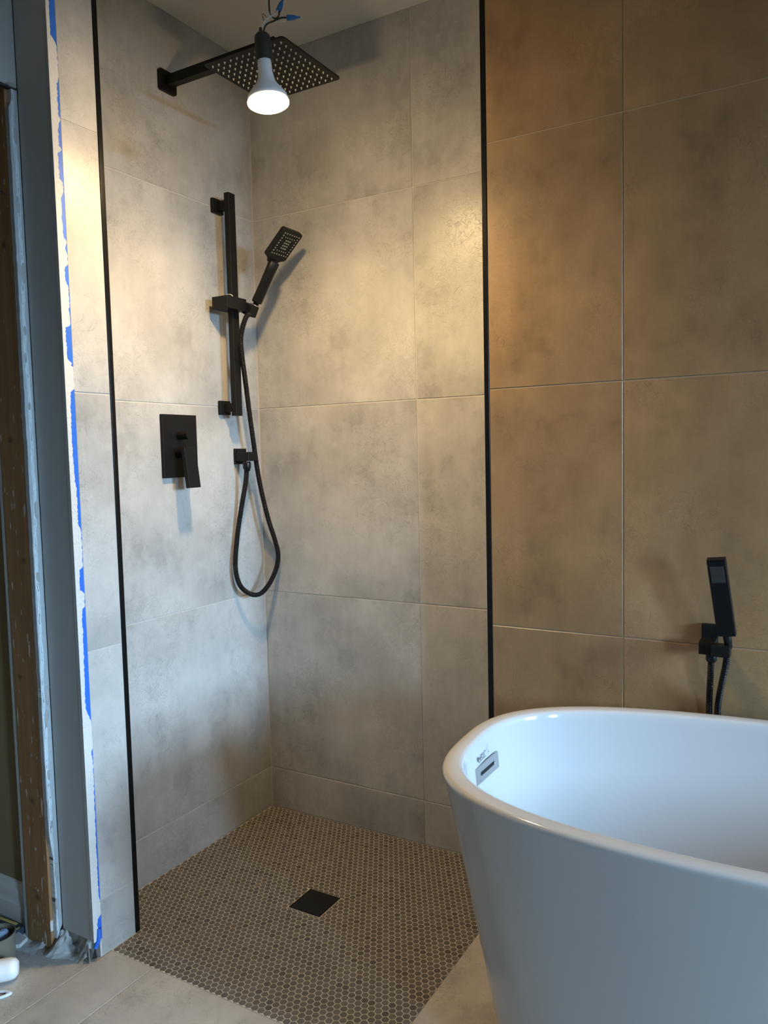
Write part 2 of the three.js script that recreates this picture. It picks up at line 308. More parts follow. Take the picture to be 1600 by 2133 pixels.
{
  const R = rng(1234), p = 0.01712, rp = p * Math.sqrt(3) / 2, gap = 0.0019, ap = (p - gap) / 2, cr = ap / Math.cos(Math.PI / 6);
  const clip = (poly, nx, nz, c) => { // keep nx*x + nz*z <= c
    const out = []; for (let i = 0; i < poly.length; i++) { const a = poly[i], b = poly[(i + 1) % poly.length], da = nx * a[0] + nz * a[1] - c, db = nx * b[0] + nz * b[1] - c; if (da <= 0) out.push(a); if ((da < 0) !== (db < 0) && da !== db) { const t = da / (da - db); out.push([a[0] + (b[0] - a[0]) * t, a[1] + (b[1] - a[1]) * t]); } } return out;
  };
  const tones = [[0.098, 0.088, 0.075], [0.084, 0.075, 0.063], [0.118, 0.106, 0.091], [0.062, 0.055, 0.046], [0.09, 0.079, 0.065], [0.108, 0.096, 0.082]];
  const rb = (() => { const f = fbm(256, 16, 16, 4, rng(8), 0.75); return tex(256, 256, i => { const v = u8(0.5 + 0.4 * f[i]); return [v, v, v]; }, false); })();
  const mats = tones.map(c => std(lin(...c), 0.5, { bumpMap: rb, bumpScale: 0.0003 }));
  const prism = (poly, cx, cz) => {
    const n = poly.length, pos = [], uv = [], y1 = 0, yb = -0.0006, y0 = -0.004; let mx = 0, mz = 0; for (const q of poly) { mx += q[0] / n; mz += q[1] / n; }
    const inn = poly.map(q => { const dx = mx - q[0], dz = mz - q[1], l = Math.hypot(dx, dz), s = Math.min(0.0009, l * 0.4) / (l || 1); return [q[0] + dx * s, q[1] + dz * s]; });
    const put = (x, y, z) => { pos.push(x - cx, y, z - cz); uv.push(x * 8, z * 8); };
    for (let i = 0; i < n; i++) {
      const k = (i + 1) % n, a = poly[i], b = poly[k], c = inn[i], d = inn[k];
      put(mx, y1, mz); put(d[0], y1, d[1]); put(c[0], y1, c[1]);
      put(c[0], y1, c[1]); put(d[0], y1, d[1]); put(b[0], yb, b[1]); put(c[0], y1, c[1]); put(b[0], yb, b[1]); put(a[0], yb, a[1]);
      put(a[0], yb, a[1]); put(b[0], yb, b[1]); put(b[0], y0, b[1]); put(a[0], yb, a[1]); put(b[0], y0, b[1]); put(a[0], y0, a[1]);
    }
    const g = new THREE.BufferGeometry(); g.setAttribute('position', new THREE.Float32BufferAttribute(pos, 3)); g.setAttribute('uv', new THREE.Float32BufferAttribute(uv, 2)); g.computeVertexNormals(); return g;
  };
  const all = [], e = 0.0025;
  for (let r = 0; ; r++) {
    const cz = ZM - 0.0012 - cr - r * rp; if (cz < -0.01) break;
    for (let i = 0; i < 56; i++) {
      const cx = 0.0045 + (i + (r % 2) * 0.5) * p; if (cx > XM + 0.02) continue;
      let poly = []; for (let k = 0; k < 6; k++) { const a = Math.PI / 6 + k * Math.PI / 3; poly.push([cx + cr * Math.cos(a), cz + cr * Math.sin(a)]); }
      poly = clip(poly, -1, 0, -(cz > ZL - 0.004 ? XA + e : e)); poly = clip(poly, 1, 0, cz < ZD + 0.004 ? XR - e : XM - 0.0012); poly = clip(poly, 0, -1, -e);
      const [dx0, dx1, dz0, dz1] = DR, m = 0.0025;
      if (cx > dx0 - p && cx < dx1 + p && cz > dz0 - p && cz < dz1 + p) {
        const ds = [[dx0 - m - cx, 1, 0, dx0 - m], [cx - dx1 - m, -1, 0, -(dx1 + m)], [dz0 - m - cz, 0, 1, dz0 - m], [cz - dz1 - m, 0, -1, -(dz1 + m)]].sort((a, b) => b[0] - a[0])[0];
        poly = clip(poly, ds[1], ds[2], ds[3]);
      }
      if (poly.length < 3) continue;
      let ar = 0; for (let k = 0; k < poly.length; k++) { const a = poly[k], b = poly[(k + 1) % poly.length]; ar += a[0] * b[1] - b[0] * a[1]; }
      if (Math.abs(ar) / 2 < 1.5e-5) continue;
      const patch = Math.sin(cx * 9 + 1.3) * Math.sin(cz * 11 + 0.4) * 0.12;
      const u = R() + patch, tone = u < 0.38 ? 0 : u < 0.55 ? 1 : u < 0.72 ? 2 : u < 0.8 ? 3 : u < 0.9 ? 4 : 5;
      const depth = Math.hypot(cx - camera.position.x, cz - camera.position.z);
      const q = V(cx, 0, cz).project((camera.updateMatrixWorld(), camera.updateProjectionMatrix(), camera));
      all.push({ cx, cz, poly, tone, depth, full: poly.length === 6 && Math.abs(ar) / 2 > 0.95 * 2 * Math.sqrt(3) * ap * ap, seen: Math.abs(q.x) < 1 && Math.abs(q.y) < 1 });
    }
  }
  all.sort((a, b) => (b.seen - a.seen) || (a.depth - b.depth));
  const hexGeo = prism([0, 1, 2, 3, 4, 5].map(k => { const a = Math.PI / 6 + k * Math.PI / 3; return [cr * Math.cos(a), cr * Math.sin(a)]; }), 0, 0);
  const rest = mats.map(() => []);
  all.forEach((h, i) => {
    if (i < 300) { const m = part('mosaic_tile', h.full ? hexGeo : prism(h.poly, h.cx, h.cz), mats[h.tone], floor); m.position.set(h.cx, (R() - 0.5) * 0.0003, h.cz); }
    else rest[h.tone].push(prism(h.poly, h.cx, h.cz).translate(h.cx, (R() - 0.5) * 0.0003, h.cz));
  });
  rest.forEach((l, k) => { const m = part('mosaic_field', mergeGeometries(l), mats[k], floor); m.userData.kind = 'stuff'; });
}

// ---------------------------------------------------------------- stripped doorway: stud, drywall edge, tape, compound, mortar
{
  const stud = thing('wall_stud', 'brown paint-spattered wooden stud exposed at the doorway', 'stud');
  const g = bx(-0.0675, 0.0218, 0, YH, 0.8475, ZJ, 0.002); // grain runs up: uv by position
  const p = g.attributes.position, uv = g.attributes.uv; for (let i = 0; i < p.count; i++) uv.setXY(i, (p.getX(i) + 0.0675) / 0.0893 * 0.9 + 0.05, p.getY(i) / YH);
  part('board', g, M.lumber, stud);
  const nail = (x, y) => { const n = new THREE.CylinderGeometry(0.0035, 0.0035, 0.0015, 12); n.rotateX(Math.PI / 2); part('nail_head', at(n, x, y, ZJ + 0.0006), M.steel, stud); };
  nail(-0.05, 1.62); nail(-0.02, 0.14); nail(-0.016, 0.48); nail(-0.02, 0.245);
  const spike = new THREE.CylinderGeometry(0.0016, 0.0006, 0.03, 8); spike.rotateX(Math.PI / 2); spike.rotateY(0.5); part('bent_nail', at(spike, 0.018, 1.79, ZJ + 0.01), M.rubber, stud);
  const head = thing('door_header', 'wooden header board above the stripped doorway', 'header');
  const hg = bx(-0.0675, 0.0218, YH, YH + 0.14, ZP + 0.003, 1.775); part('board', hg, M.lumber, head);
}
{
  const edge = thing('drywall_strip', 'torn light-grey drywall strip between wooden stud and grey pier', 'drywall');
  // front ribbon with an uneven torn edge beside the stud
  const R = rng(31), s = new THREE.Shape(); s.moveTo(-ZP - 0.0005, 0.06); const n = 90;
  for (let i = 0; i <= n; i++) { const y = 0.03 + (YH - 0.035) * i / n; let z = ZJ + 0.001 + (R() - 0.5) * 0.0016; if (y < 0.30) z -= 0.008 * Math.max(0, Math.min(1, (0.30 - y) / 0.07)); if (y < 0.08) z -= 0.0; if (y > YH - 0.045) z -= 0.009; if (i === 0) s.lineTo(-z, y); else s.lineTo(-z, y); }
  s.lineTo(-ZP - 0.0005, YH - 0.001);
  const g = new THREE.ExtrudeGeometry(s, { depth: 0.0125, bevelEnabled: true, bevelSize: 0.0006, bevelThickness: 0.0006, bevelOffset: -0.0006, bevelSegments: 1 });
  g.rotateY(Math.PI / 2);   // shape x -> -z, depth -> +x
  g.translate(XW - 0.0125, 0, 0);
  const p = g.attributes.position, uv = g.attributes.uv; for (let i = 0; i < p.count; i++) uv.setXY(i, (p.getZ(i) - ZP) / 0.026, p.getY(i) / 2.03);
  part('board', g, M.drywallEdge, edge);
  const R2 = rng(32);
  for (let k = 0; k < 16; k++) { const b = new THREE.IcosahedronGeometry(0.004 + 0.004 * R2(), 1); b.scale(0.35, 1.2 + 2.5 * R2(), 0.8); part('filler_lump', at(b, XW + 0.0003, 0.1 + 1.85 * R2(), ZP + 0.008 + 0.008 * R2()), M.plaster, edge); }
}
{
  // blue masking tape along the tile end, compound smeared over it
  const tp = thing('masking_tape', 'blue masking tape running down the left tile edge', 'tape');
  part('strip', bx(XA - 0.0005, XA + 0.0009, 0.045, HC - 0.002, ZE - 0.0005, ZE + 0.0185), M.tape, tp);
  const tail = tube([V(XA + 0.001, 0.075, ZE + 0.008), V(XA + 0.002, 0.05, ZE + 0.011), V(XA - 0.001, 0.03, ZE + 0.018)], 0.006, 10, 6); tail.scale(1, 1, 1); part('loose_end', tail, M.tape, tp);
  const keys = [[0, .85], [80, .8], [88, .35], [104, .05], [165, .05], [175, .3], [240, .3], [250, .05], [262, .4], [305, .45], [310, .05], [320, .65], [372, .6], [380, .2], [402, .2], [410, .55], [495, .5], [500, .05], [520, .3], [528, .05], [550, .05], [558, .55], [588, .45], [595, .15], [640, .1], [645, .3], [660, .1], [678, .1], [684, .85], [750, .75], [756, .1], [760, .4], [764, 0], [810, 0], [814, .6], [900, .75], [1000, .6], [1010, .45], [1095, .45], [1102, .1], [1178, .1], [1184, .6], [1225, .7], [1232, .1], [1260, .1], [1266, .55], [1340, .6], [1470, .75], [1480, .5], [1500, 0], [1555, 0], [1562, .25], [1590, .1], [1650, .15], [1700, .2], [1770, .25], [1860, .25], [1885, 0], [1905, 0], [1912, .6], [1960, .7]];
  const yOf = px => { const t = [[0, 2.2], [30, 2.168], [650, 1.521], [1100, 1.03], [1780, 0.256], [2000, -0.01]]; let i = 0; while (i < t.length - 2 && px > t[i + 1][0]) i++; const [a, b] = t[i], [c, d] = t[i + 1]; return b + (d - b) * (px - a) / (c - a); };
  const R = rng(61), s = new THREE.Shape(); s.moveTo(-(ZP + 0.0015), HC - 0.002); s.lineTo(-(ZE + 0.016), HC - 0.002);
  let k = 0; for (let px = 0; px <= 1955; px += 4) { while (k < keys.length - 2 && px > keys[k + 1][0]) k++; const [a, b] = keys[k], [c, d] = keys[k + 1], f = Math.max(0, Math.min(1, b + (d - b) * (px - a) / (c - a) + (R() - 0.5) * 0.14)); s.lineTo(-(ZE - 0.0008 + 0.0195 * f), yOf(px)); }
  s.lineTo(-(ZP + 0.0015), 0.045);
  const g = new THREE.ExtrudeGeometry(s, { depth: 0.0012, bevelEnabled: true, bevelSize: 0.0005, bevelThickness: 0.0005, bevelSegments: 2 }); g.rotateY(Math.PI / 2); g.translate(XA - 0.0002, 0, 0);
  const pl = tag(part('joint_compound', g, M.plaster, scene), 'white joint compound smeared down the corner over the blue tape', 'plaster');
  // rounded corner of compound turning onto the painted face
  part('corner_bead', bx(XA - 0.012, XA + 0.0004, 0.05, HC - 0.002, ZP - 0.004, ZP + 0.0012, 0.003), M.plaster, pl);
  // bent metal end of the corner bead at the floor
  const cb = thing('corner_bead_foot', 'bent metal corner bead end at the pier foot', 'corner bead');
  const tri = new THREE.Shape(); tri.moveTo(0, 0.004); tri.lineTo(0.03, 0); tri.lineTo(0.03, 0.044); tri.lineTo(0.022, 0.046);
  const fl = extr(tri, 0.0015, 0.0003); fl.rotateY(-0.35); part('flange', at(fl, XA - 0.032, 0.001, ZP + 0.002), M.steel, cb);
  const t2 = new THREE.Shape(); t2.moveTo(0, 0.003); t2.lineTo(0.012, 0.003); t2.lineTo(0.009, 0.032); const hole = extr(t2, 0.001, 0.0002); hole.rotateY(0.9); part('gap', at(hole, XA - 0.004, 0.004, ZP + 0.006), M.void, cb);
}
{
  // grey mortar left along the foot of the pier and stud
  const R = rng(91), foot = (name, label, x0, x1, z0, z1, h, nx, nz) => {
    const g = new THREE.PlaneGeometry(1, 1, nx, nz); g.rotateX(-Math.PI / 2); const p = g.attributes.position;
    for (let i = 0; i < p.count; i++) { const u = p.getX(i) + 0.5, w = p.getZ(i) + 0.5, edge = Math.max(0, 1 - w) * (0.6 + 0.4 * Math.sin(u * 9)); p.setXYZ(i, x0 + (x1 - x0) * u + (R() - 0.5) * 0.004, w > 0.97 ? 0.0003 : 0.0005 + h * Math.pow(edge, 1.3) * (0.7 + 0.6 * R()), z0 + (z1 - z0) * w * (0.85 + 0.25 * Math.sin(u * 5 + 1)) + (w > 0 ? (R() - 0.5) * 0.004 : 0)); }
    g.computeVertexNormals(); return tag(part(numbered(name), g, M.mortar, scene), label, 'mortar');
  };
  foot('mortar_ridge', 'grey mortar ridge along the foot of the painted pier', 0.02, XA - 0.012, ZP - 0.003, ZP + 0.042, 0.05, 26, 10);
  foot('mortar_ridge', 'broken grey mortar patch on the floor by the stud foot', -0.115, 0.0, ZJ - 0.004, ZJ + 0.06, 0.012, 20, 10);
}

// ---------------------------------------------------------------- bathtub
{
  const TUB = { cx: 1.69, cz: 0.559, a: 0.70, b: 0.355, n: 2.93, rot: 0.063, h: 0.60 };
  const tub = thing('bathtub', 'white oval freestanding bathtub in front of the tiled wall', 'bathtub', [TUB.cx, 0, TUB.cz]); tub.rotation.y = TUB.rot;
  const prof = [[0.112, 0.0], [0.106, 0.006], [0.098, 0.04], [0.082, 0.13], [0.06, 0.26], [0.036, 0.4], [0.016, 0.51], [0.005, 0.57], [0.001, 0.588], [0.0005, 0.5935], [0.003, 0.598], [0.008, 0.6], [0.018, 0.6005], [0.028, 0.6], [0.0335, 0.598], [0.0365, 0.593], [0.0385, 0.58], [0.046, 0.5], [0.06, 0.38], [0.08, 0.27], [0.105, 0.195], [0.14, 0.145], [0.19, 0.12], [0.25, 0.112], [0.31, 0.109], [0.352, 0.108]];
  const NS = 160, ring = (ins, y) => { const o = [], n = TUB.n - Math.max(0, ins) * 1.6; for (let i = 0; i < NS; i++) { const t = i / NS * Math.PI * 2, c = Math.cos(t), s = Math.sin(t), a = TUB.a - ins, b = TUB.b - ins; o.push([a * Math.sign(c) * Math.abs(c) ** (2 / n), y, b * Math.sign(s) * Math.abs(s) ** (2 / n)]); } return o; };
  // resample each ring evenly by arc so that the mesh stays smooth
  const even = o => { const L = [0]; for (let i = 0; i < NS; i++) { const a = o[i], b = o[(i + 1) % NS]; L.push(L[i] + Math.hypot(b[0] - a[0], b[2] - a[2])); } const r = []; let k = 0; for (let i = 0; i < NS; i++) { const d = L[NS] * i / NS; while (L[k + 1] < d) k++; const f = (d - L[k]) / (L[k + 1] - L[k] || 1), a = o[k], b = o[(k + 1) % NS]; r.push([a[0] + (b[0] - a[0]) * f, a[1], a[2] + (b[2] - a[2]) * f]); } return r; };
  const pos = [], idx = []; prof.forEach(([ins, y]) => { for (const q of even(ring(ins, y))) pos.push(...q); });
  for (let j = 0; j < prof.length - 1; j++) for (let i = 0; i < NS; i++) { const a = j * NS + i, b = j * NS + (i + 1) % NS, c = a + NS, d = b + NS; idx.push(a, c, b, b, c, d); }
  const cap = pos.length / 3; pos.push(0, 0.108, 0); const l = (prof.length - 1) * NS; for (let i = 0; i < NS; i++) idx.push(l + i, cap, l + (i + 1) % NS);
  const g = new THREE.BufferGeometry(); g.setAttribute('position', new THREE.Float32BufferAttribute(pos, 3)); g.setIndex(idx); g.computeVertexNormals();
  const shell = part('shell', g, M.white, tub);
  // overflow slot plate on the inner left end
  const inner = y => { for (let j = 15; j < prof.length - 1; j++) if (prof[j][1] >= y && prof[j + 1][1] <= y) { const f = (y - prof[j][1]) / (prof[j + 1][1] - prof[j][1]); return prof[j][0] + f * (prof[j + 1][0] - prof[j][0]); } return 0.1; };
  const yo = 0.531, xo = -(TUB.a - inner(yo)), tilt = Math.atan2(inner(0.47) - inner(0.56), 0.09);
  const mount = new THREE.Matrix4().makeTranslation(xo + 0.0028, yo, -0.025).multiply(new THREE.Matrix4().makeRotationY(-0.07)).multiply(new THREE.Matrix4().makeRotationZ(tilt)).multiply(new THREE.Matrix4().makeRotationY(Math.PI / 2));
  const plate = roundedRect(0.115, 0.034, 0.0015), slot = roundedRect(0.072, 0.0075, 0.0037); plate.holes.push(new THREE.Path(slot.getPoints(8)));
  const ov = part('overflow_plate', extr(plate, 0.003, 0.0004), M.steel, tub, 'brushed metal overflow plate with slot'); ov.applyMatrix4(mount);
  part('slot', new THREE.ExtrudeGeometry(slot, { depth: 0.0008, bevelEnabled: false }).translate(0, 0, 0.0002), M.void, ov);
  // small printed maker's mark above the plate (dark strokes, a rule and a crest)
  const W = 256, Hh = 128, cv = document.createElement('canvas'); cv.width = W; cv.height = Hh; const c = cv.getContext('2d');
  c.fillStyle = '#ffffff'; c.fillRect(0, 0, W, Hh); c.strokeStyle = '#16242c'; c.fillStyle = '#0b171e'; c.lineCap = 'round';
  c.fillRect(10, 50, 14, 40); c.fillRect(24, 50, 10, 8); c.beginPath(); c.moveTo(40, 88); c.lineTo(50, 52); c.lineTo(64, 88); c.closePath(); c.fill();
  c.lineWidth = 8; c.beginPath(); c.arc(88, 70, 15, 0.6, 5.6); c.stroke(); c.lineWidth = 5; c.beginPath(); c.moveTo(104, 54); c.lineTo(126, 54); c.moveTo(115, 54); c.lineTo(115, 86); c.stroke(); c.lineWidth = 8; c.beginPath(); c.moveTo(134, 86); c.lineTo(142, 62); c.moveTo(146, 52); c.lineTo(160, 52); c.stroke();
  c.lineWidth = 6; c.beginPath(); c.moveTo(24, 104); c.lineTo(160, 104); c.stroke();
  c.lineWidth = 3; c.strokeStyle = '#5f7a88'; c.strokeRect(180, 14, 34, 26); c.beginPath(); c.moveTo(180, 48); c.lineTo(196, 60); c.lineTo(214, 48); c.moveTo(182, 62); c.quadraticCurveTo(176, 96, 200, 108); c.quadraticCurveTo(216, 98, 212, 66); c.closePath(); c.stroke(); c.fillStyle = '#3d5866'; c.fillRect(216, 86, 10, 14);
  const am = document.createElement('canvas'); am.width = W; am.height = Hh; const ac = am.getContext('2d'), id = c.getImageData(0, 0, W, Hh), od = ac.createImageData(W, Hh);
  for (let i = 0; i < W * Hh; i++) { const v = 255 - id.data[4 * i + 1]; od.data[4 * i] = od.data[4 * i + 1] = od.data[4 * i + 2] = v > 30 ? Math.min(255, v * 1.2) : 0; od.data[4 * i + 3] = 255; } ac.putImageData(od, 0, 0);
  const ct = new THREE.CanvasTexture(cv); ct.colorSpace = THREE.SRGBColorSpace;
  const print = part('printed_mark', new THREE.PlaneGeometry(0.08, 0.026), new THREE.MeshStandardMaterial({ map: ct, alphaMap: new THREE.CanvasTexture(am), transparent: true, roughness: 0.3 }), tub, 'small dark printed mark');
  print.applyMatrix4(new THREE.Matrix4().makeTranslation(-(TUB.a - inner(0.563)) + 0.0022, 0.5635, -0.02).multiply(new THREE.Matrix4().makeRotationZ(tilt)).multiply(new THREE.Matrix4().makeRotationY(Math.PI / 2)));
  const dr = new THREE.CylinderGeometry(0.032, 0.034, 0.006, 32); part('waste', at(dr, 0, 0.111, 0), M.steel, tub);
}

// ---------------------------------------------------------------- shower fittings
{
  const arm = thing('rain_shower', 'black rain shower on a wall arm, square head full of pale nozzles behind the bulb', 'shower head', [0, 2.238, 0.362]);
  const fl = extr(roundedRect(0.064, 0.058, 0.008), 0.011, 0.0015, 2); fl.rotateY(Math.PI / 2); part('flange', fl, M.black, arm);
  part('arm', bx(0.01, 0.392, -0.014, 0.014, -0.0125, 0.0125, 0.002), M.black, arm);
  part('drop', join([bx(0.362, 0.392, -0.036, 0.0, -0.0125, 0.0125, 0.002), at(new THREE.CylinderGeometry(0.012, 0.014, 0.022, 24), 0.377, -0.046, 0)]), M.black, arm);
  const pl = extr(roundedRect(0.252, 0.252, 0.012), 0.004, 0.0012, 2); pl.rotateX(-Math.PI / 2); const head = part('head_plate', pl, M.black, arm); head.position.set(0.379, -0.068, 0);
  part('boss', lathe([[0, 0.014], [0.016, 0.014], [0.022, 0.006], [0.026, 0.0035]], 32), M.black, head);
  const one = lathe([[0.0001, -0.0046], [0.0011, -0.0046], [0.0019, -0.0005], [0.0026, -0.0002], [0.0026, 0.0006]], 8), list = [];
  for (let i = 0; i < 12; i++) for (let k = 0; k < 12; k++) list.push(one.clone().translate((i - 5.5) * 0.0196, 0, (k - 5.5) * 0.0196));
  const nz = part('nozzles', join(list), M.silicone, head, 'rows of pale rubber nozzles'); nz.userData.kind = 'stuff';
}
{
  const bar = thing('shower_slide_bar', 'black square slide bar upright on the left shower wall', 'slide bar', [0, 0, 0]);
  part('rail', bx(0.042, 0.0605, 1.312, 1.977, 0.1545, 0.184, 0.0012), M.black, bar);
  for (const y of [1.945, 1.338]) {
    const w = part('wall_mount', bx(0.0005, 0.011, y - 0.0215, y + 0.0215, 0.1505, 0.198, 0.002), M.black, bar);
    part('standoff', bx(0.009, 0.044, y - 0.0125, y + 0.0125, 0.157, 0.1815, 0.001), M.black, w);
  }
  const br = part('slider', bx(0.03, 0.09, 1.6255, 1.662, 0.153, 0.24, 0.0015), M.black, bar, 'sliding hand shower bracket');
  const hold = new RoundedBoxGeometry(0.036, 0.034, 0.034, 2, 0.002); hold.rotateZ(-0.5);
  part('cradle', at(hold, 0.088, 1.633, 0.136), M.black, br);
  const kn = new THREE.TorusGeometry(0.0125, 0.0014, 8, 24, Math.PI); kn.rotateY(0.6); part('chrome_collar', at(kn, 0.06, 1.661, 0.197), M.steel, br);
}
{
  // hand shower: handle in the cradle, head bent forward, face turned to the room
  const hs = thing('hand_shower', 'black hand shower with square head held on the slide bar', 'hand shower', [0.094, 1.638, 0.124]);
  const a1 = 0.99, a2 = 0.75, L1 = 0.155;
  const T1 = new THREE.Matrix4().makeRotationZ(a1 - Math.PI / 2);             // local y along the handle
  const hx = Math.cos(a1) * L1, hy = Math.sin(a1) * L1;
  const prof = [[0.0, -0.012], [0.008, -0.012], [0.009, 0.0], [0.0095, 0.02], [0.0165, 0.021], [0.0175, 0.026], [0.0168, 0.08], [0.0175, 0.12], [0.0185, 0.152], [0.0001, 0.158]];
  const h = lathe(prof, 28); h.scale(0.8, 1, 1.05); h.applyMatrix4(T1); part('handle', h, M.black, hs);
  const button = new RoundedBoxGeometry(0.004, 0.014, 0.008, 2, 0.0015); button.translate(0.0145, 0.118, 0); button.applyMatrix4(T1); part('spray_button', button, M.hoseNut, hs);
  const collar = new THREE.TorusGeometry(0.0098, 0.0016, 8, 28); collar.rotateX(Math.PI / 2); collar.translate(0, 0.012, 0); collar.applyMatrix4(T1); part('collar', collar, M.steel, hs);
  const s = new THREE.Shape(); // head outline: x across, y along
  const w = 0.045, l0 = 0.022, l1 = 0.112, r = 0.01; s.moveTo(-0.013, -0.006); s.lineTo(0.013, -0.006); s.quadraticCurveTo(0.018, 0.002, 0.028, 0.008); s.lineTo(w - 0.006, 0.012); s.quadraticCurveTo(w, 0.014, w, 0.022); s.lineTo(w, l1 - r); s.quadraticCurveTo(w, l1, w - r, l1); s.lineTo(-w + r, l1); s.quadraticCurveTo(-w, l1, -w, l1 - r); s.lineTo(-w, 0.022); s.quadraticCurveTo(-w, 0.014, -w + 0.006, 0.012); s.lineTo(-0.028, 0.008); s.quadraticCurveTo(-0.018, 0.002, -0.013, -0.006);
  const hg = extr(s, 0.016, 0.003, 3); hg.translate(0, 0, -0.008); // thickness along z
  // across -> -z, along -> (cos a2, sin a2, 0), face normal -> (sin a2, -cos a2, 0)
  const B = new THREE.Matrix4().makeBasis(V(0, 0, -1), V(Math.cos(a2), Math.sin(a2), 0), V(Math.sin(a2), -Math.cos(a2), 0)); B.setPosition(hx - 0.010, hy + 0.003, 0);
  hg.applyMatrix4(B); const hd = part('head', hg, M.black, hs);
  const bead = new THREE.SphereGeometry(0.0021, 8, 6), list = [], put = (x, y, k = 1) => list.push(bead.clone().scale(k, k, 0.7 * k).translate(x, y, 0.0082));
  for (let i = 0; i < 7; i++) { put(-0.033 + i * 0.011, 0.03); put(-0.033 + i * 0.011, 0.1); } for (let k = 1; k < 8; k++) { put(-0.033, 0.03 + k * 0.00875); put(0.033, 0.03 + k * 0.00875); }
  for (let i = 0; i < 5; i++) { put(-0.02 + i * 0.01, 0.042, 0.8); put(-0.02 + i * 0.01, 0.088, 0.8); } for (let k = 0; k < 4; k++) for (let i = 0; i < 3; i++) put(-0.009 + i * 0.009, 0.052 + k * 0.0088, 1.15);
  const nz = join(list); nz.applyMatrix4(B); part('nozzles', nz, std(lin(0.3, 0.28, 0.25), 0.4), hd, 'pale nozzle dots').userData.kind = 'stuff';
}
// ribbed flexible hose
const hoseMat = (() => { const t = tex(64, 8, i => { const v = u8(0.5 + 0.5 * Math.sin((i % 64) / 64 * Math.PI * 2)); return [v, v, v]; }, false); const mk = len => { const c = t.clone(); c.repeat.set(len / 0.0042, 1); c.needsUpdate = true; return new THREE.MeshPhysicalMaterial({ color: lin(0.008, 0.008, 0.009), roughness: 0.35, specularIntensity: 0.4, bumpMap: c, bumpScale: 0.0012 }); }; return mk; })();
{
  const pts = [[0.091, 1.622, 0.131], [0.098, 1.608, 0.165], [0.085, 1.55, 0.178], [0.075, 1.494, 0.165], [0.065, 1.424, 0.142], [0.058, 1.342, 0.122], [0.055, 1.257, 0.105], [0.055, 1.111, 0.079], [0.062, 0.985, 0.049], [0.07, 0.914, 0.028], [0.075, 0.866, 0.02], [0.075, 0.825, 0.031], [0.068, 0.776, 0.062], [0.058, 0.749, 0.095], [0.05, 0.748, 0.119], [0.04, 0.763, 0.146], [0.03, 0.784, 0.16], [0.022, 0.834, 0.169], [0.018, 0.94, 0.15], [0.028, 1.042, 0.133], [0.042, 1.109, 0.129], [0.047, 1.15, 0.128]].map(p => V(...p));
  const h = thing('shower_hose', 'black ribbed hose looping down from hand shower to wall outlet', 'hose');
  part('tube', tube(pts, 0.0076, 260, 14), hoseMat(1.75), h);
  part('end_nut', at(lathe([[0.0001, -0.03], [0.0095, -0.03], [0.0105, -0.022], [0.0128, -0.02], [0.0128, -0.004], [0.0105, 0], [0.0001, 0]], 24), 0.047, 1.171, 0.127), M.hoseNut, h);
  const o = thing('wall_outlet_elbow', 'black square hose outlet on the left wall below slide bar', 'hose outlet', [0, 1.188, 0.108]);
  part('wall_plate', bx(0.0005, 0.009, -0.0245, 0.0245, -0.0265, 0.0265, 0.0015), M.black, o);
  part('step', bx(0.008, 0.014, -0.0195, 0.0195, -0.0205, 0.0215, 0.0015), M.black, o);
  part('elbow', bx(0.013, 0.064, -0.0155, 0.013, -0.012, 0.03, 0.002), M.black, o);
}
{
  const v = thing('shower_valve', 'black rectangular shower valve plate with lever on the left wall', 'valve', [0, 1.221, 0.372]);
  part('plate', bx(0.0005, 0.011, -0.09, 0.09, -0.067, 0.068, 0.0012), M.black, v);
  const kn = new THREE.CylinderGeometry(0.0115, 0.0115, 0.04, 32); kn.rotateZ(Math.PI / 2); const k = part('diverter_knob', at(kn, 0.031, 0.03, 0.006), M.black, v);
  const pin = new THREE.SphereGeometry(0.0018, 10, 8); part('set_screw', at(pin, 0.036, 0.036, 0.0165), M.hoseNut, k);
  const hub = new THREE.CylinderGeometry(0.0165, 0.018, 0.036, 32); hub.rotateZ(Math.PI / 2); const hb = part('hub', at(hub, 0.028, -0.018, 0.008), M.black, v);
  const lv = new RoundedBoxGeometry(0.014, 0.116, 0.046, 2, 0.0015); lv.rotateZ(0.13); part('lever', at(lv, 0.058, -0.062, 0.012), M.black, v);
}
{
  const d = thing('shower_drain', 'black square drain cover set in the hexagon mosaic floor', 'drain', [(DR[0] + DR[1]) / 2, 0, (DR[2] + DR[3]) / 2]);
  const a = 0.049; part('frame', join([bx(-a, a, -0.02, 0.0006, -a, -a + 0.003), bx(-a, a, -0.02, 0.0006, a - 0.003, a), bx(-a, -a + 0.003, -0.02, 0.0006, -a + 0.003, a - 0.003), bx(a - 0.003, a, -0.02, 0.0006, -a + 0.003, a - 0.003)]), M.black, d);
  part('cover', bx(-a + 0.0036, a - 0.0036, -0.006, 0.0004, -a + 0.0036, a - 0.0036, 0.0006), M.black, d);
  part('sump', bx(-a + 0.003, a - 0.003, -0.02, -0.012, -a + 0.003, a - 0.003), M.void, d);
}
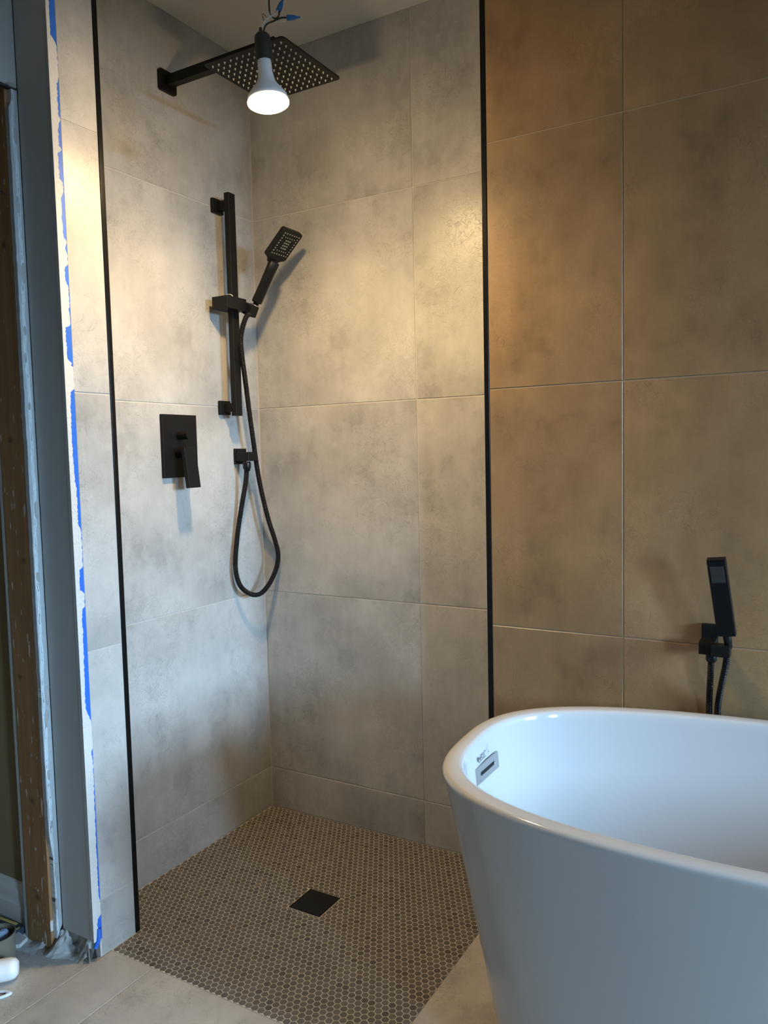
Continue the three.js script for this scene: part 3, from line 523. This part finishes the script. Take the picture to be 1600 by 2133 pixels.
// ---------------------------------------------------------------- bulb on its pigtail
{
  const b = thing('light_bulb', 'lit white flood bulb hanging in front of the shower head', 'light bulb', [BULB.x, BULB.y, BULB.z]);
  b.rotation.z = 0.08;
  part('housing', lathe([[0.0455, 0.004], [0.0462, 0.008], [0.0445, 0.014], [0.036, 0.026], [0.0255, 0.038], [0.0188, 0.052], [0.016, 0.07], [0.0152, 0.092], [0.0148, 0.1], [0.0001, 0.1]], 48), M.bulbBody, b);
  const lens = part('lens', lathe([[0.0455, 0.004], [0.0475, 0.0], [0.0468, -0.0035], [0.041, -0.0075], [0.031, -0.0105], [0.018, -0.0125], [0.0001, -0.0132]], 48), std(lin(1, 0.9, 0.7), 0.4, { emissive: lin(1.0, 0.8, 0.5), emissiveIntensity: 6 }), b, 'glowing frosted lens');
  const s = thing('lamp_holder', 'black rubber pigtail lamp holder with wires and blue connectors', 'lamp holder', [0.5135, 2.09, 0.571]);
  part('socket', lathe([[0.0165, -0.012], [0.0195, -0.012], [0.0195, 0.006], [0.0185, 0.008], [0.0195, 0.01], [0.0192, 0.026], [0.0182, 0.03], [0.0186, 0.034], [0.0172, 0.044], [0.012, 0.05], [0.0001, 0.051]], 36).rotateZ(0.08), M.rubber, s);
  const g0 = new THREE.CylinderGeometry(0.0035, 0.0045, 0.014, 12); part('strain_relief', at(g0, -0.006, 0.055, 0.002), M.rubber, s);
  const loc = (x, y, z) => V(x - 0.5135, y - 2.09, z - 0.571);
  part('white_wire', tube([loc(0.507, 2.13, 0.572), loc(0.506, 2.145, 0.571), loc(0.509, 2.162, 0.566), loc(0.517, 2.176, 0.559), loc(0.532, 2.186, 0.55), loc(0.541, 2.196, 0.545)], 0.0021, 30, 8), M.wireWhite, s);
  part('black_wire', tube([loc(0.513, 2.13, 0.568), loc(0.512, 2.148, 0.567), loc(0.517, 2.162, 0.562), loc(0.53, 2.17, 0.552), loc(0.545, 2.1755, 0.545), loc(0.558, 2.176, 0.537)], 0.0021, 30, 8), M.wireBlack, s);
  const nut = () => lathe([[0.0001, 0], [0.0058, 0], [0.0062, 0.002], [0.0058, 0.012], [0.0048, 0.018], [0.0028, 0.023], [0.0024, 0.029], [0.0014, 0.031], [0.0001, 0.0312]], 18);
  const aim = (g, from, dir) => { g.applyQuaternion(new THREE.Quaternion().setFromUnitVectors(V(0, 1, 0), dir.normalize())); return g.translate(from.x, from.y, from.z); };
  const w1 = join([nut(), bx(-0.0085, 0.0085, 0.001, 0.008, -0.0014, 0.0014, 0.001)]), w2 = join([nut(), bx(-0.0085, 0.0085, 0.001, 0.008, -0.0014, 0.0014, 0.001)]);
  part('wire_connector', aim(w1, loc(0.539, 2.192, 0.546), V(0.35, 1, -0.25)), M.nut, s, 'upper blue wire connector');
  part('wire_connector', aim(w2, loc(0.556, 2.1755, 0.538), V(0.86, 0.02, -0.5)), M.nut, s, 'lower blue wire connector');
  part('supply_white', tube([loc(0.523, 2.434, 0.572), loc(0.514, 2.3, 0.565), loc(0.513, 2.217, 0.56), loc(0.516, 2.2, 0.558), loc(0.522, 2.18, 0.554), loc(0.535, 2.169, 0.548), loc(0.548, 2.168, 0.542), loc(0.558, 2.172, 0.537)], 0.0017, 50, 8), M.wireWhite, s);
  part('supply_black', tube([loc(0.525, 2.434, 0.57), loc(0.53, 2.3, 0.56), loc(0.52, 2.205, 0.555), loc(0.522, 2.183, 0.553), loc(0.531, 2.176, 0.549), loc(0.539, 2.18, 0.546), loc(0.5405, 2.194, 0.545)], 0.0019, 50, 8), M.wireBlack, s);
  part('ground_wire', tube([loc(0.516, 2.178, 0.56), loc(0.51, 2.186, 0.562), loc(0.5075, 2.1865, 0.564), loc(0.508, 2.18, 0.564), loc(0.51, 2.172, 0.563)], 0.0008, 24, 6), M.copper, s);
  const box = thing('ceiling_box', 'round electrical box in the ceiling above the bulb, out of view', 'electrical box', [0.524, HC, 0.571]);
  part('ring', lathe([[0.03, -0.004], [0.052, -0.004], [0.054, 0], [0.03, 0]], 40), M.rubber, box);
}
// ---------------------------------------------------------------- tub hand shower on the tub wall
{
  const z = ZD, b = thing('hand_shower_bracket', 'black square hand shower bracket on the wall tile above tub', 'bracket', [1.411, 0.762, z]);
  part('wall_plate', bx(-0.0165, 0.018, -0.027, 0.028, 0.0005, 0.01, 0.0015), M.black, b);
  part('outlet', bx(-0.015, 0.017, -0.03, -0.002, 0.009, 0.06, 0.0015), M.black, b);
  part('cradle', join([bx(0.012, 0.05, -0.029, -0.004, 0.045, 0.075, 0.0015)]), M.black, b);
  part('hose_nut', at(lathe([[0.0001, -0.05], [0.0095, -0.05], [0.0115, -0.046], [0.0115, -0.024], [0.0001, -0.024]], 24), 0.008, 0, 0.035), M.hoseNut, b);
  const h = thing('stick_hand_shower', 'slim black stick hand shower resting in the bracket above tub', 'hand shower', [1.4545, 0.775, z + 0.062]);
  const lean = new THREE.Matrix4().makeRotationX(0.24).multiply(new THREE.Matrix4().makeRotationZ(0.1));
  part('body', bx(-0.0185, 0.0185, 0.006, 0.178, -0.0085, 0.0085, 0.0012).applyMatrix4(lean), M.black, h);
  part('end_cap', bx(-0.0185, 0.0185, 0.1788, 0.182, -0.0085, 0.0085, 0.001).applyMatrix4(lean), M.black, h);
  const dots = []; for (let i = 0; i < 7; i++) for (let k = 0; k < 9; k++) dots.push(new THREE.SphereGeometry(0.0009, 6, 4).translate(-0.0108 + i * 0.0036, 0.134 + k * 0.0036, 0.0088));
  const face = part('spray_face', bx(-0.0135, 0.0135, 0.13, 0.1665, 0.008, 0.0089, 0.0003).applyMatrix4(lean), std(lin(0.03, 0.031, 0.032), 0.6), h);
  part('nozzles', join(dots).applyMatrix4(lean), M.rubber, face).userData.kind = 'stuff';
  part('ferrule', lathe([[0.0001, -0.024], [0.0075, -0.024], [0.009, 0.006], [0.0001, 0.0065]], 20).applyMatrix4(lean), M.black, h);
  const ho = thing('tub_hose', 'black hose hanging from the bracket down behind the tub', 'hose');
  part('tube', tube([V(1.419, 0.716, z + 0.035), V(1.4165, 0.67, z + 0.03), V(1.4125, 0.615, z + 0.013), V(1.412, 0.56, z + 0.01), V(1.412, 0.45, z + 0.009), V(1.414, 0.3, z + 0.009), V(1.422, 0.22, z + 0.009), V(1.43, 0.27, z + 0.009), V(1.429, 0.45, z + 0.009), V(1.429, 0.56, z + 0.01), V(1.4315, 0.615, z + 0.015), V(1.443, 0.675, z + 0.042), V(1.452, 0.72, z + 0.057), V(1.4545, 0.752, z + 0.061)], 0.0068, 160, 12), hoseMat(1.1), ho);
}
// ---------------------------------------------------------------- odds and ends left in the doorway
{
  const roll = thing('cardboard_tub', 'brown cardboard tub with blue rags in the doorway', 'tub', [-0.062, 0, 0.972]);
  part('wall', lathe([[0.0001, 0.002], [0.038, 0.002], [0.04, 0.0], [0.0415, 0.062], [0.0435, 0.064], [0.0425, 0.067], [0.0385, 0.066], [0.0375, 0.01], [0.0001, 0.008]], 36), std(lin(0.13, 0.11, 0.08), 0.8), roll);
  const rg = new THREE.IcosahedronGeometry(0.034, 4), R = rng(3), p = rg.attributes.position; for (let i = 0; i < p.count; i++) { const n = V().fromBufferAttribute(p, i), s = 1 + 0.14 * Math.sin(n.x * 190 + n.y * 60) + 0.1 * Math.sin(n.z * 230); p.setXYZ(i, n.x * s, n.y * s * 0.75, n.z * s); } rg.computeVertexNormals();
  part('rag', at(rg, 0, 0.04, 0), std(lin(0.17, 0.24, 0.33), 0.9), roll, 'crumpled blue rag');
  const pk = thing('sandpaper_pack', 'black and yellow cardboard pack against the hall baseboard', 'pack', [-0.13, 0, 0.905]); pk.rotation.y = 0.06;
  part('pack_body', bx(-0.09, 0.045, 0.001, 0.028, -0.022, 0.022, 0.001), std(lin(0.018, 0.024, 0.045), 0.5), pk);
  part('yellow_band', join([bx(-0.09, 0.02, 0.0282, 0.0288, -0.022, -0.014), bx(0.0, 0.04, 0.0282, 0.0288, 0.008, 0.012), bx(0.036, 0.04, 0.0282, 0.0288, -0.012, 0.008)]), std(lin(0.5, 0.36, 0.1), 0.6), pk);
  const slab = thing('mortar_chip', 'flat grey-blue mortar chip lying by the stud foot', 'mortar'), sh = new THREE.Shape(); sh.moveTo(-0.045, -0.02); sh.lineTo(0.01, -0.026); sh.lineTo(0.04, -0.006); sh.lineTo(0.03, 0.022); sh.lineTo(-0.02, 0.03); sh.lineTo(-0.048, 0.016);
  const sg = extr(sh, 0.01, 0.002, 1); sg.rotateX(-Math.PI / 2); part('chip', at(sg, -0.075, 0.013, 0.925), M.mortar, slab);
  const cl = thing('caulk_tube', 'white rounded tube lying at the left floor edge', 'tube', [0.005, 0.0, 1.025]); cl.rotation.y = 0.8;
  const cg = lathe([[0.0001, -0.16], [0.024, -0.16], [0.0245, -0.15], [0.0245, 0.035], [0.021, 0.046], [0.014, 0.052], [0.0001, 0.053]], 32); cg.rotateZ(-Math.PI / 2); part('barrel', at(cg, 0, 0.0245, 0), std(lin(0.72, 0.71, 0.69), 0.35), cl);
  const ring = thing('plastic_loop', 'clear pale plastic loop on the floor at far left', 'loop', [0.055, 0, 1.055]); ring.rotation.y = 0.75;
  const tg = new THREE.TorusGeometry(0.02, 0.0035, 10, 36); tg.scale(1.9, 0.62, 1); tg.rotateX(-Math.PI / 2); part('loop', at(tg, -0.01, 0.0035, 0), std(lin(0.6, 0.64, 0.7), 0.15), ring);
}
scene.traverse(o => { if (o.isMesh) { o.castShadow = o.receiveShadow = true; } });
renderer.render(scene, camera);
